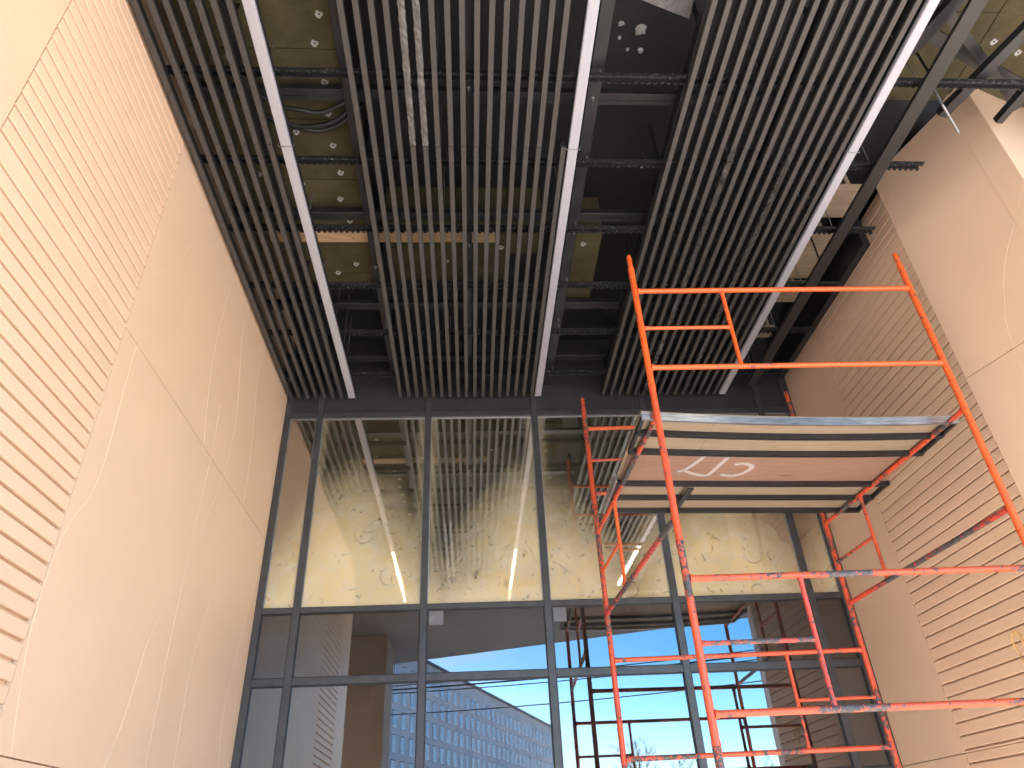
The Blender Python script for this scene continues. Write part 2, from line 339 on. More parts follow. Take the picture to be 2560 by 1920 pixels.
for y in (1.3, 2.2, 3.40, 4.65, 5.93, 6.9):
    mb = MB(); mb.box(-2.12, 3.35, y-.03, y+.03, 4.925, 4.99, c=.003)
    mb.box(-2.12, 3.35, y+.03, y+.07, 4.925, 4.93); put(mb, 'crossbeam', 'steel', can)
for x in (-1.585, -.87, .98, 1.69, 2.53):
    for y in (.6, 2.8, 4.1, 5.4, 6.7):
        mb = MB(); mb.box(x-.02, x+.02, y-.003, y+.003, 4.91, 5.56); put(mb, 'hanger', 'steel', can)
# insulation boards with anchor plates
def anchor():
    mb = MB(); seg = 14; ro = .030; ri = .008; vs = []; fs = []
    for k in range(seg):
        a = 2*math.pi*k/seg; rr = ro*random.choice((1, .8, .92, .7))
        vs += [(rr*math.cos(a), rr*math.sin(a), -.006), (ri*math.cos(a), ri*math.sin(a), -.003), (rr*math.cos(a), rr*math.sin(a), .002)]
    for k in range(seg):
        j = (k+1) % seg; fs += [(3*k, 3*k+1, 3*j+1, 3*j), (3*k, 3*j, 3*j+2, 3*k+2)]
    mb.poly(vs, fs); mb.poly([(ri*math.cos(2*math.pi*k/8), ri*math.sin(2*math.pi*k/8), .000) for k in range(8)], [tuple(range(8))], 1)
    return mb.mesh('anchor_plate', ['plate', 'cable'], lift=False)
ANC = anchor()
anchors = [(-1.03, 2.86), (-1.1, 3.08), (-1.08, 3.4), (-1.1, 3.68), (-1.39, 3.86), (-1.11, 3.99), (-1.09, 4.28), (-1.45, 4.41), (-1.14, 4.58), (-1.09, 4.85), (-1.38, 5.04), (-1.11, 5.44), (-1.31, 5.57), (1.17, 5.15), (-1.2, 2.5), (-.5, 5.0), (-.2, 5.4), (.35, 5.2), (.55, 5.5), (-1.75, 3.2), (-1.8, 4.3), (-1.7, 5.2)]
def wool(x0, x1, y0, y1, z=5.06):
    mb = MB(); mb.box(x0, x1, y0, y1, z, 5.551, c=.006); o = put(mb, 'insulation_board', 'wool', can)
    for ax, ay in anchors:
        if x0 < ax < x1 and y0 < ay < y1: inst(ANC, 'anchor_plate', (ax, ay, z), o)
    return o
ys = [1.9, 2.5, 3.13, 3.74, 4.36, 4.97, 5.58, 5.72]
for a, b in zip(ys[:-1], ys[1:]):
    wool(-2.1, -1.52, a+.002, b-.002); wool(-1.516, -.93, a+.002+random.uniform(0, .004), b-.002)
for x0, x1 in ((-.78, -.1), (-.096, .40)): wool(x0, x1, 4.86, 5.68)
wool(1.06, 1.345, 4.98, 5.98); wool(.404, .74, 4.86, 5.3)
anchors += [(4.38, 3.19), (4.65, 3.28), (4.0, 2.6), (5.0, 2.8)]
for x0, x1, y0, y1 in ((3.5, 4.27, 2.0, 2.95), (3.5, 4.27, 2.954, 3.75), (4.274, 5.3, 2.0, 2.75), (4.274, 5.3, 2.754, 3.8)): wool(x0, x1, y0, y1, 5.45)
for x0, x1, y0, y1 in ((3.44, 3.78, 4.38, 4.78), (3.42, 3.78, 4.95, 5.66), (3.42, 3.74, 5.72, 6.06), (3.42, 3.62, 6.5, 6.72)):
    mb = MB(); mb.box(x0, x1, y0, y1, 5.06, 5.08); mb.box(x0+.1, x0+.14, y0, y1, 5.08, 5.56); put(mb, 'plywood_sheet', 'ply', can)
mb = MB(); mb.poly([(x, y, z) for z in (5.03, 5.034) for x, y in ((1.26, 2.3), (1.64, 2.3), (1.64, 2.82), (1.26, 2.69))], [(3, 2, 1, 0), (4, 5, 6, 7), (0, 1, 5, 4), (1, 2, 6, 5), (2, 3, 7, 6), (3, 0, 4, 7)]); o = put(mb, 'foil_flap', 'foil', can)
mb = MB(); mb.box(3.90, 3.975, 4.95, 7.6, 4.86, 5.4); put(mb, 'gap_shade_strip', 'steel', can)  # added dark strip standing in for the shaded gap above the wall
mb = MB(); mb.box(4.30, 4.5, 4.2, 7.75, 4.9, 5.551); put(mb, 'light_leak_panel', 'blackdeck', can)  # added to stop sky light leaking in behind the wall
# foam dabs on the deck and bolts through the beams
for x, y, rr in ((1.435, 3.216, .06), (1.264, 3.165, .03), (1.271, 3.283, .022), (1.357, 3.381, .02), (1.47, 3.393, .03)):
    mb = MB(); K = 11; ring = [rr*random.uniform(.6, 1.15) for _ in range(K)]
    vs = [(x+ring[k]*math.cos(2*math.pi*k/K), y+ring[k]*math.sin(2*math.pi*k/K), 5.553) for k in range(K)]+[(x+.6*ring[k]*math.cos(2*math.pi*k/K), y+.6*ring[k]*math.sin(2*math.pi*k/K), 5.553-rr*.3*random.uniform(.7, 1.2)) for k in range(K)]
    mb.poly(vs, [(k, (k+1) % K, K+(k+1) % K, K+k) for k in range(K)]+[tuple(range(2*K-1, K-1, -1))]); put(mb, 'foam_dab', 'plate', can, smooth=True)
for x, y in ((.975, 3.32), (1.0, 4.72), (.985, 6.02), (-.87, 3.9), (-.875, 5.2), (.03, 3.25), (.03, 4.9), (1.69, 4.2)):
    put(MB().tube([(x, y, 4.765), (x, y, 4.79), (x, y, 4.791), (x, y, 4.803)], [.006, .006, .013, .013], 8), 'bolt', 'grey', can)
# beams at the open right corner
for p0, p1, w, h in (((4.22, 2.1, 4.79), (3.80, 3.42, 4.79), .085, .06), ((4.40, 2.9, 4.80), (4.315, 3.48, 4.80), .06, .06), ((3.52, 2.2, 4.80), (3.25, 2.9, 4.80), .10, .06), ((3.2, 2.47, 4.90), (4.5, 3.42, 4.90), .07, .02), ((3.2, 2.75, 4.98), (4.5, 3.3, 4.98), .10, .03)):
    mb = MB(); mb.obox(p0, p1, w, h); put(mb, 'angled_beam', 'steel', can)

# ------------------------------------------------------------------ slat ceiling
sc = thing('slat_ceiling', 'grey-brown linear slat ceiling on black toothed rails', 'ceiling', (1, 4, ZC))
SW, SH, SL = .039, .072, .020; c = .002
def slatmesh(L):
    prof = [(-SW/2+c, 0), (SW/2-c, 0), (SW/2, c), (SW/2, SL), (-SW/2, SL), (-SW/2, c)]
    m = MB().prism(prof, (0, -L/2, 0), (0, L/2, 0), (1, 0, 0), (0, 0, 1))
    q = SW/2-.0015; m.prism([(-q, SL-.001), (q, SL-.001), (q, SH), (q-.008, SH+.004), (-q+.008, SH+.004), (-q, SH)], (0, -L/2+.001, 0), (0, L/2-.001, 0), (1, 0, 0), (0, 0, 1), 1)  # upper sides near black: shade between the slats put into the colour
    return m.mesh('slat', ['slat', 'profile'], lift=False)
LA, LB = 7.272-3.638, 3.634-.0
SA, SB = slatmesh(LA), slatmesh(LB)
xs_l = [-2.085+.0985*i for i in range(7)]
xs_c = [-.797+.0981*i for i in range(17)]
xs_r = [1.645+.0980*i for i in range(15)]
def filmmesh(L, m_='film'):
    mb = MB(); N = int(L/.03); prof = [(-.021, SH*.8), (-.023, .03), (-.022, -.003), (0, -.006), (.022, -.003), (.023, .03), (.021, SH*.8)]; vs = []; fs = []
    for i in range(N+1):
        for a, b in prof: vs.append((a+random.uniform(-.003, .004)*(1 if a >= 0 else -1), -L/2+L*i/N, b-random.uniform(0, .007)*(b < .02)))
    m = len(prof)
    for i in range(N):
        for k in range(m-1): fs.append((i*m+k, (i+1)*m+k, (i+1)*m+k+1, i*m+k+1))
    return mb.poly(vs, fs).mesh('protective_film', m_, lift=False)
def slat(x, back, front_, film=None):
    j = random.uniform(-.003, .003)
    if back:
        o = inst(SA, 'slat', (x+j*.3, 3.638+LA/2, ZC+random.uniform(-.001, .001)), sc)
        if film == 'back': inst(filmmesh(LA-.1, 'darkfilm'), 'protective_film', (x, 3.638+LA/2-.04, ZC), o)
    if front_:
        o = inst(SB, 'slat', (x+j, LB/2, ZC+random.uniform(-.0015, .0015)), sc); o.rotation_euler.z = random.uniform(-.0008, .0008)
        if film == 'front': inst(filmmesh(LB-.02), 'protective_film', (x+j, LB/2, ZC), o)
for x in xs_l: slat(x, 1, 1)
for i, x in enumerate(xs_c): slat(x, 1, i != 16, 'front' if i in (4, 5) else None)
for i, x in enumerate(xs_r): slat(x, 1, 1, 'back' if i in (5, 10) else None)
def rail(y, x0, x1):
    mb = MB(); z1 = ZC+SH+.045; z0 = ZC+SH-.004
    mb.box(x0, x1, y-.024, y+.024, z1-.002, z1)
    for s in (-1, 1):
        yy = y+s*.024; p = .0491; nn = int((x1-x0)/p); vs = []; fs = []
        for i in range(nn):
            a = x0+i*p
            for (dx, z) in ((0, z0+.012), (.006, z0+.012), (.012, z0), (.037, z0), (.043, z0+.012), (.0491, z0+.012)):
                vs += [(a+dx, yy, z), (a+dx, yy, z1)]
        m = len(vs)//2
        fs = [(2*i, 2*i+2, 2*i+3, 2*i+1) for i in range(m-1)]
        mb.poly(vs, fs); mb.poly([(v[0], v[1]-s*.0018, v[2]) for v in vs], fs)
        # turned-out lip along the teeth
        for i in range(0, nn):
            a = x0+i*p+.012; mb.box(a, a+.025, min(yy, yy+s*.009), max(yy, yy+s*.009), z0, z0+.0018)
    o = put(mb, 'comb_rail', 'rail', sc)
    for k in range(5):
        x = -1.75+1.2*k+.35
        if x < x1-.1:
            h = MB(); h.tube([(x, y, z1-.01), (x, y, 5.56)], .004, 8); h.box(x-.045, x+.045, y-.012, y+.012, z1, z1+.004); put(h, 'hanger_rod', 'grey', o)
    return o
for y, x1 in ((.15, 4.2), (.88, 4.4), (1.6, 4.5), (2.33, 4.6), (3.085, 4.7), (3.853, 3.87), (4.598, 3.80), (5.356, 3.80), (6.11, 3.84), (6.897, 3.86)): rail(y, -2.11, x1)

# linear lights
def light(xc, label):
    t = thing('linear_light', label, 'light', (xc, 3.6, ZC), 'linear lights in the slat ceiling'); w = .077
    mb = MB(); mb.box(xc-w/2-.004, xc+w/2+.004, -.8, 7.262, ZC+.036, ZC+.09); put(mb, 'housing', 'steel', t)
    prof = [(-w/2, .035), (-w/2, .006), (-w/2+.006, 0), (w/2-.006, 0), (w/2, .006), (w/2, .035)]
    for y0, y1, m in ((3.653, 7.262, 'white'), (2.215, 3.647, 'white'), (-.80, 2.20, 'lamp')):
        pr_ = prof if m != 'lamp' else [(a_*.42, b_) for a_, b_ in prof]
        o = put(MB().prism(pr_, (xc, y0, ZC), (xc, y1, ZC), (1, 0, 0), (0, 0, 1)), 'diffuser', m, t)
        if m == 'lamp': o['label'] = 'lit warm white length of the diffuser'
    mb = MB(); mb.tube([(xc-w/2-.02, 3.65, ZC+.03), (xc-w/2-.016, 3.65, ZC-.004), (xc+w/2+.016, 3.65, ZC-.004), (xc+w/2+.022, 3.65, ZC+.035)], .0028, 8); put(mb, 'wire_clip', 'grey', t)
    mb = MB(); mb.box(xc-w/2-.002, xc+w/2+.002, 7.262, 7.266, ZC-.002, ZC+.09); put(mb, 'end_cap', 'white', t)
    for y in (1.2, 4.5, 6.5): put(MB().tube([(xc, y, ZC+.08), (xc, y, 5.56)], .004, 8), 'hanger_rod', 'grey', t)
light(-1.374, 'white linear light next to the slats along the wall without scaffold')
light(.848, 'white linear light along the middle bay of slats')
light(3.122, 'white linear light above the orange scaffold tower')
mb = MB(); mb.prism([(-.057, 0), (.057, 0), (.057, .012), (.045, .05), (-.045, .05), (-.057, .012)], (3.435, .2, ZC+.005), (3.435, 7.1, ZC+.005), (1, 0, 0), (0, 0, 1))
for y in (1, 3.0, 5.0, 6.9): mb.box(3.43, 3.436, y-.01, y+.01, ZC+.05, 5.56)
tag(put(mb, 'edge_profile', 'profile'), 'single wide dark profile hung alone between the scaffold light and the plank wall', 'profile')

# loose things in the plenum
for k, pts in enumerate(([(-1.62, 3.40), (-1.43, 3.5), (-1.25, 3.53), (-1.13, 3.55), (-.96, 3.49), (-.8, 3.38)], [(-1.62, 3.6), (-1.44, 3.65), (-1.28, 3.68), (-1.08, 3.65), (-.95, 3.58), (-.8, 3.45)], [(-1.62, 3.62), (-1.44, 3.67), (-1.28, 3.70), (-1.14, 3.715), (-.97, 3.65), (-.8, 3.5)])):
    P = spline([(x, y, 4.935-.05*math.sin(math.pi*(x+1.62)/.82)) for x, y in pts], 6)
    tag(put(MB().tube(P, .019, 10), 'black_cable', 'cable', smooth=True), ('single black cable sagging across the insulation beside two that run together', 'black cable running together with another across the insulation')[k > 0], 'cable', 'cables sagging by the insulation')
mb = MB(); mb.box(-1.86, .28, 4.925, 5.075, 5.0, 5.03, c=.003); tag(put(mb, 'wooden_batten', 'batten'), 'pale wooden batten lying across the insulation above the slats', 'batten')
mb = MB(); mb.tube([(3.60, 3.18, 4.78), (3.62, 3.206, 4.61), (3.87, 3.43, 4.60), (3.90, 3.455, 4.612)], .009, 10); tag(put(mb, 'threaded_rod', 'grey'), 'bright metal rod hanging loose by the open corner of the ceiling', 'rod')

# ------------------------------------------------------------------ clad walls
def plankmesh(L, h, out):            # out = +1 faces +x, -1 faces -x ; depth .016
    prof = [(-.012, .0), (.010, .0), (.0145, .0035), (.0155, .006), (.0155, h-.004), (.012, h), (-.012, h)]
    return MB().prism([(a*out, b) for a, b in prof], (0, -L/2, 0), (0, L/2, 0), (1, 0, 0), (0, 0, 1)).mesh('plank', 'clad', lift=False)
def cladding(parent, xf, out, y0, y1, zs, zj, g):
    xb = xf-.0155*out; cache = {}
    edges = sorted(zs)
    for a, b in zip(edges[:-1], edges[1:]):
        segs = [(a+g/2, b-g/2)]
        for j in zj:
            new = []
            for s0, s1 in segs:
                if s0+.004 < j < s1-.004: new += [(s0, j-.002), (j+.002, s1)]
                else: new.append((s0, s1))
            segs = new
        for s0, s1 in segs:
            h = round(s1-s0, 4)
            if h not in cache: cache[h] = plankmesh(y1-y0, h, out)
            inst(cache[h], 'plank', (xb+random.uniform(-.0006, .0006), (y0+y1)/2, s0), parent)
def panel(parent, p0, p1, z0, z1, nrm, th=.027, nm='smooth_panel'):     # flat panel between plan points p0,p1 ; nrm = outward plan normal
    nx, ny = nrm; mb = MB(); e = .002
    A, B = Vector((*p0, 0)), Vector((*p1, 0)); N = Vector((nx, ny, 0)).normalized()*th; T = (B-A).normalized()*e
    back = [A-N, B-N]; vs = []
    for q in back: vs += [q+Vector((0, 0, z0)), q+Vector((0, 0, z1))]
    fr = [A+T+Vector((0, 0, z0+e)), A+T+Vector((0, 0, z1-e)), B-T+Vector((0, 0, z0+e)), B-T+Vector((0, 0, z1-e))]
    mb.poly(vs+fr, [(0, 1, 3, 2), (4, 6, 7, 5), (0, 2, 6, 4), (1, 5, 7, 3), (0, 4, 5, 1), (2, 3, 7, 6)]); return put(mb, nm, 'clad', parent)
def eline(parent, pts, to3d, rad=.0022):
    P = spline([(a, b, 0) for a, b in pts], 6); put(MB().tube([to3d(p.x, p.y) for p in P], rad, 6), 'engraved_line', 'line', parent, smooth=True)
# wall without scaffold
lw = thing('clad_wall', 'beige plank wall with curved engraved lines and nothing standing before it', 'wall', (XL-.1, 4.5, G), 'beige clad side walls')
mb = MB(); mb.box(XL-.35, XL-.030, 2.215, 7.75, G, 5.55); put(mb, 'backing', 'clad', lw)
zs = [2.899+.0947*i for i in range(0, 20)]+[2.763-.0953*i for i in range(0, 46)]
cladding(lw, XL, 1, 2.219, 3.655, [z for z in zs if G < z < 4.75], (2.858, .473), .019)
for z0, z1 in ((G, .4715), (.4755, 2.866), (2.870, 5.0)):
    panel(lw, (XL, 3.660), (XL, 7.305), z0, z1, (1, 0))
sa = math.radians(17.7); ls = Vector((-.02, -1.)).normalized()
p0 = Vector((XL, 2.213)); p1 = p0+ls*1.08
for z0, z1 in ((G, .4715), (.4755, 2.866), (2.870, 5.2)): panel(lw, tuple(p1), tuple(p0), z0, z1, (1, -.02), nm='return_panel')
q1 = p1+Vector((-.943, -.331))*9
for z0, z1 in ((G, 2.866), (2.870, 5.551)): panel(lw, tuple(q1), tuple(p1), z0, z1, (.331, -.943), th=.2, nm='outer_panel')
curves = [[(3.839, 2.860), (3.852, 2.522), (3.869, 2.241), (3.873, 1.97), (3.825, 1.775), (3.722, 1.576), (3.674, 1.382), (3.668, 1.246), (3.672, 1.147), (3.7, 0.914), (3.766, 0.69), (3.837, 0.483)],
 [(4.228, 4.391), (4.166, 4.064), (3.985, 3.673), (3.784, 3.433), (3.667, 3.279)],
 [(5.065, 4.5), (5.011, 3.926), (5.049, 3.487), (5.133, 3.137), (5.219, 2.893)],
 [(5.387, 3.357), (5.417, 2.893), (5.399, 2.304), (5.389, 1.799), (5.387, 1.382), (5.401, 0.951), (5.416, 0.576), (5.42, .0)],
 [(5.55, 4.653), (5.546, 4.265), (5.694, 3.836), (5.814, 3.46), (5.786, 2.909), (5.581, 2.38), (5.505, 2.232), (5.413, 2.122)],
 [(6.195, 4.46), (6.175, 4.158), (6.277, 3.829), (6.371, 3.414), (6.424, 2.93), (6.449, 2.654), (6.319, 2.292), (6.088, 1.955), (5.946, 1.62), (5.877, 1.283), (5.898, 0.953), (5.913, 0.621), (5.9, .1)],
 [(5.392, 1.793), (5.144, 1.511), (5.022, 1.272), (4.975, 1.037), (4.918, 0.761), (4.823, 0.522), (4.7, .1)],
 [(7.208, 2.521), (7.126, 2.18), (6.981, 1.742), (6.889, 1.367), (6.849, 1.029), (6.934, 0.714), (6.97, .2)]]
for cv in curves: eline(lw, cv, lambda a, b: (XL-.0008, a, b))
# wall behind the scaffold
rw = thing('clad_wall', 'beige plank wall standing behind the orange scaffold tower', 'wall', (XR+.1, 5.5, G), 'beige clad side walls')
mb = MB(); mb.box(XR+.0275, XR+.3, 4.60, 7.75, G, 5.24); put(mb, 'backing', 'clad', rw)
zs = [2.41-.0980*i for i in range(-31, 41)]
cladding(rw, XR, -1, 4.592, 6.290, [z for z in zs if G < z < 5.25], (3.022, .525), .0125)
for z0, z1 in ((G, .5235), (.5275, 3.020), (3.024, 5.24)): panel(rw, (XR, 7.305), (XR, 6.296), z0, z1, (-1, 0))
rs = Vector((math.sin(sa), -math.cos(sa))); p0 = Vector((XR, 4.588)); p1 = p0+rs*1.08
for z0, z1 in ((G, .5235), (.5275, 3.026), (3.030, 5.39)): panel(rw, tuple(p0), tuple(p1), z0, z1, (-math.cos(sa), -math.sin(sa)), nm='splayed_panel')
q1 = p1+Vector((.943, .331))*9
for z0, z1 in ((G, 3.026), (3.030, 5.551)): panel(rw, tuple(p1+Vector((.943, .331))*.002), tuple(q1), z0, z1, (.331, -.943), th=.2, nm='outer_panel')
def onsplay(a, b): q = p0+rs*a; return (q.x+.0008, q.y, b)
eline(rw, [(1.057, 4.178), (0.934, 3.999), (0.754, 3.798), (0.62, 3.604), (0.503, 3.337), (0.474, 3.255), (0.434, 3.044), (0.424, 2.832), (.45, 2.5), (.5, 2.1)], onsplay, .0022)
eline(rw, [(0.234, 5.245), (0.115, 5.093), (0.029, 4.955)], onsplay, .0022)
# canopy pier and cord
mb = MB(); mb.box(-3.6, -2.0, -5.0, -3.4, G, 4.608, c=.02); tag(put(mb, 'canopy_pier', 'tan'), 'broad brown rendered pier carrying the front of the canopy', 'pier')
P = [(XR-.012-.012*math.sin(k*.9), 5.19+(.055+.012*math.sin(k*.33))*math.cos(2*math.pi*k/20), 1.09+(.10+.008*(k//20))*math.sin(2*math.pi*k/20)) for k in range(52)]
tag(put(MB().tube(P, .0025, 6), 'cord_loop', 'yellow', smooth=True), 'thin yellow cord coiled in a loop on the plank wall', 'cord')

# ------------------------------------------------------------------ glazed facade
fa = thing('glazed_facade', 'anthracite glazed facade closing the end of the passage', 'facade', (1, D, G))
mull = [(XL+.001, -2.07), (-1.766, -1.696), (-.499, -.432), (.759, .829), (2.087, 2.157), (3.532, 3.604), (3.895, XR-.001)]
for x0, x1 in mull:
    mb = MB(); mb.box(x0, x1, D, D+.14, G, 5.5, c=.003); put(mb, 'mullion', 'frame', fa)
rows = [(G, .47, .535), (.535, 1.42, 1.487), (1.487, 2.10, 2.152), (2.152, 4.362, 4.43)]
for i in range(len(mull)-1):
    xa, xb = mull[i][1]+.0005, mull[i+1][0]-.0005
    for bz, t0, t1 in rows:
        mb = MB(); mb.box(xa, xb, D+.004, D+.12, t0, t1, c=.0025); put(mb, 'transom', 'frame', fa)
        m = 'clear' if t0 > 4 else ('glass' if t0 > 2 else 'glass_wet')
        mb = MB(); mb.box(xa-.005, xb+.005, D+.034, D+.046, bz-.005, t0+.005); o = put(mb, 'glass_pane', m, fa)
        if bz > 0:
            for a0, a1, b0, b1 in ((xa, xb, t0-.012, t0-.0005), (xa, xb, bz+.0005, bz+.010), (xa, xa+.010, bz+.011, t0-.013), (xb-.010, xb, bz+.011, t0-.013)):
                k = MB(); k.box(a0, a1, D+.022, D+.0335, b0, b1); put(k, 'glazing_bead', 'grey' if t0 > 4 and b1 > 4 else 'steel', o)  # upper panes' top and side beads paler: bright edge highlight put into colour
        if m == 'glass' and i in (2, 3):
            sx = (-.408, -.266) if i == 2 else (.851, .982)
            k = MB(); k.box(sx[0], sx[1], D+.0325, D+.0335, 1.949, 2.088); q = put(k, 'sticker', 'foil', o)
    mb = MB(); mb.box(xa, xb, D+.02, D+.06, 4.431, 5.5); put(mb, 'spandrel_panel', 'spandrel', fa)

# ------------------------------------------------------------------ scaffold tower
st = thing('scaffold_tower', 'orange painted tubular scaffold tower with flaking paint', 'scaffold', (2.45, 5.45, G))
PP = {'A': Vector((1.365, 4.381, 0)), 'B': Vector((3.666, 4.348, 0)), 'C': Vector((1.263, 6.622, 0)), 'D': Vector((3.528, 6.53, 0))}
J = [-.753, .447, 1.648, 2.85, 4.02]
def V(k, z): return PP[k]+Vector((0, 0, z))
for k in 'ABCD':
    for i, (z0, z1) in enumerate(zip(J[:-1], J[1:])):
        m = {'A': ['orange_worn', 'orange_worn', 'orange_worn', 'orange'], 'B': ['orange', 'orange', 'orange', 'orange'], 'C': ['orange_worn', 'orange_worn', 'orange_worn', 'orange_worn'], 'D': ['orange_worn', 'orange_worn', 'orange_worn', 'orange_worn']}[k][i]
        put(MB().tube([V(k, z0+.004), V(k, z0+.03), V(k, z0+.031), V(k, z1-.03), V(k, z1-.029), V(k, z1)], [.0265, .0265, .0243, .0243, .0262, .0262], 18), 'post', m, st, smooth=True)
    put(MB().tube([V(k, 4.018), V(k, 4.145), V(k, 4.163)], [.0205, .0205, .016], 16), 'spigot', 'orange' if k in 'AB' else 'orange_worn', st, smooth=True)
    put(MB().tube([V(k, G+.22), V(k, -.755)], .021, 14), 'jack_leg', 'grey', st, smooth=True)
    w = MB(); c0 = V(k, G+.1); w.tube([c0+Vector((0, -.03, 0)), c0+Vector((0, -.02, 0)), c0+Vector((0, .02, 0)), c0+Vector((0, .03, 0))], [.085, .1, .1, .085], 24)
    w.obox(c0+Vector((0, -.045, -.01)), c0+Vector((0, -.045, .125)), .05, .008, (0, 1, 0)); w.obox(c0+Vector((0, .045, -.01)), c0+Vector((0, .045, .125)), .05, .008, (0, 1, 0)); w.box(c0.x-.05, c0.x+.05, c0.y-.055, c0.y+.055, c0.z+.118, c0.z+.128)
    put(w, 'castor', 'steel', st)
def bar(p0, p1, rad, name, m):
    p0, p1 = Vector(p0), Vector(p1); d = (p1-p0).normalized(); L = (p1-p0).length
    put(MB().tube([p0, p0+d*.012, p0+d*.03, p1-d*.03, p1-d*.012, p1], [rad*1.32, rad*1.25, rad, rad, rad*1.25, rad*1.32], 16), name, m, st, smooth=True)
def frame(k0, k1, j, m0, m1, m2, fs, side):        # fs = stile position from k0 ; rung runs to the nearer post
    z0, z1 = J[j], J[j+1]; zt, zb, zr = z1-.245, z0+.17, (z0+z1)/2-.04
    d = (PP[k1]-PP[k0]).normalized()*.022
    bar(V(k0, zt)+d, V(k1, zt)-d, .0205, 'crossbar', m0); bar(V(k0, zb)+d, V(k1, zb)-d, .0205, 'crossbar', m1)
    s = PP[k0].lerp(PP[k1], fs)
    bar(s+Vector((0, 0, zt-.018)), s+Vector((0, 0, zb+.018)), .0155, 'stile', m2)
    e = PP[k0] if side == 0 else PP[k1]; dd = (s-e).normalized()
    bar(e+dd*.022+Vector((0, 0, zr)), s-dd*.012+Vector((0, 0, zr)), .0145, 'rung', m2)
frame('A', 'B', 3, 'orange', 'orange', 'orange', .31, 0)
frame('C', 'D', 3, 'orange', 'orange_worn', 'orange_worn', .69, 0)
frame('A', 'C', 2, 'orange_worn', 'orange_bare', 'orange', .657, 1)
frame('B', 'D', 2, 'orange_worn', 'orange_bare', 'orange_worn', .695, 1)
frame('A', 'B', 1, 'orange_worn', 'orange_worn', 'orange_bare', .316, 0)
frame('C', 'D', 1, 'orange_worn', 'orange_worn', 'orange_worn', .69, 1)
frame('A', 'C', 0, 'orange_worn', 'orange_worn', 'orange_worn', .657, 1)
frame('B', 'D', 0, 'orange_worn', 'orange_worn', 'orange_worn', .695, 1)

# deck on the tower
dk = thing('scaffold_deck', 'plywood work platform on dark steel runners lying on the scaffold tower', 'platform', (2.45, 5.3, 2.593))
XA, XB = 1.262, 3.735
def dy(x): return .048*(x-1.3)
def sag(x, y): uu = (x-XA)/(XB-XA); return -.034*(1-(2*uu-1)**2)*max(0, 1-(y-4.4)/1.3)
NX = 16
def runner(y, m, w=.040, h=.040, name='runner', x0=XA, x1=XB, z=2.593):
    prof = [(-w/2, 0), (-w*.12, 0), (-w*.12, .008), (w*.12, .008), (w*.12, 0), (w/2, 0), (w/2, h), (-w/2, h)]; mb = MB(); n = len(prof); vs = []; fs = []
    for i in range(NX+1):
        x = x0+(x1-x0)*i/NX
        for a, b in prof: vs.append((x, y+dy(x)+a, z+b+sag(x, y)))
    for i in range(NX):
        for k in range(n): fs.append((i*n+k, i*n+(k+1) % n, (i+1)*n+(k+1) % n, (i+1)*n+k))
    fs += [tuple(range(n)), tuple(range(NX*n, NX*n+n))]
    return put(mb.poly(vs, fs), name, m, dk)
for y in (4.65, 4.945, 5.53, 5.82, 6.11): runner(y, 'steel')
runner(4.428, 'alu', .022, .062, 'front_trim', z=2.594)
def sheet(y0, y1, x0, x1, m, z=2.634, th=.014):
    mb = MB(); vs = []; fs = []
    for i in range(NX+1):
        x = x0+(x1-x0)*i/NX
        for y, zz in ((y0, z), (y1, z), (y1, z+th), (y0, z+th)): vs.append((x, y+dy(x), zz+sag(x, y)))
    for i in range(NX):
        for k in range(4): fs.append((i*4+k, i*4+(k+1) % 4, (i+1)*4+(k+1) % 4, (i+1)*4+k))
    fs += [(0, 1, 2, 3), tuple(NX*4+k for k in range(4))]
    return put(mb.poly(vs, fs), 'plywood_sheet', m, dk)
sheet(4.44, 4.945, XA+.02, 1.835, 'ply'); sheet(4.44, 4.945, 1.8375, XB-.01, 'ply')
rp = sheet(4.948, 5.527, XA+.03, XB-.02, 'redply', 2.6345); sheet(5.530, 6.13, XA+.01, XB-.01, 'ply')
sheet(4.42, 6.135, XA, XB, 'ply', 2.652, .012)
for x, m in ((XA+.012, 'steel'), (XB-.012, 'steel')):
    for y0, y1 in ((4.45, 4.98), (5.50, 6.14)):
        mb = MB(); mb.box(x-.012, x+.012, y0+dy(x), y1+dy(x), 2.600, 2.6335); put(mb, 'end_channel', m, dk)
mb = MB(); mb.box(XA-.022, XA-.003, 5.46, 6.16, 2.598, 2.668, c=.002); put(mb, 'end_plate', 'grey', dk)
mb = MB(); mb.obox((1.93, 5.60, 2.585), (1.89, 6.13, 2.585), .05, .014); put(mb, 'cross_strap', 'steel', dk)
def stroke(pts, w):
    P = spline([(x, y, 0) for x, y in pts], 8); me_v = []; fs = []; uvs = []
    for i, p in enumerate(P):
        d = (P[min(i+1, len(P)-1)]-P[max(i-1, 0)]).normalized(); nn = Vector((-d.y, d.x, 0))
        for k, (s_, a) in enumerate(((-1, 0), (-.35, 1), (.35, 1), (1, 0))):
            q = p+nn*s_*w; e = min(i, len(P)-1-i); me_v.append((q.x, q.y, 2.6335+sag(q.x, q.y-dy(q.x)))); uvs.append((0, a*min(1, .35+e*.3)))
    for i in range(len(P)-1):
        for k in range(3): fs.append((i*4+k, (i+1)*4+k, (i+1)*4+k+1, i*4+k+1))
    o = put(MB().poly(me_v, fs), 'spray_paint_mark', 'spray', rp); uvl = o.data.uv_layers.new(name='UVMap')
    for lp in o.data.loops: uvl.data[lp.index].uv = uvs[lp.vertex_index]
stroke([(1.924, 5.02), (1.867, 5.19), (1.805, 5.325), (1.745, 5.355)], .030)
stroke([(1.805, 5.335), (1.914, 5.407), (2.021, 5.437), (2.056, 5.361), (2.080, 5.241), (2.112, 5.07)], .030)
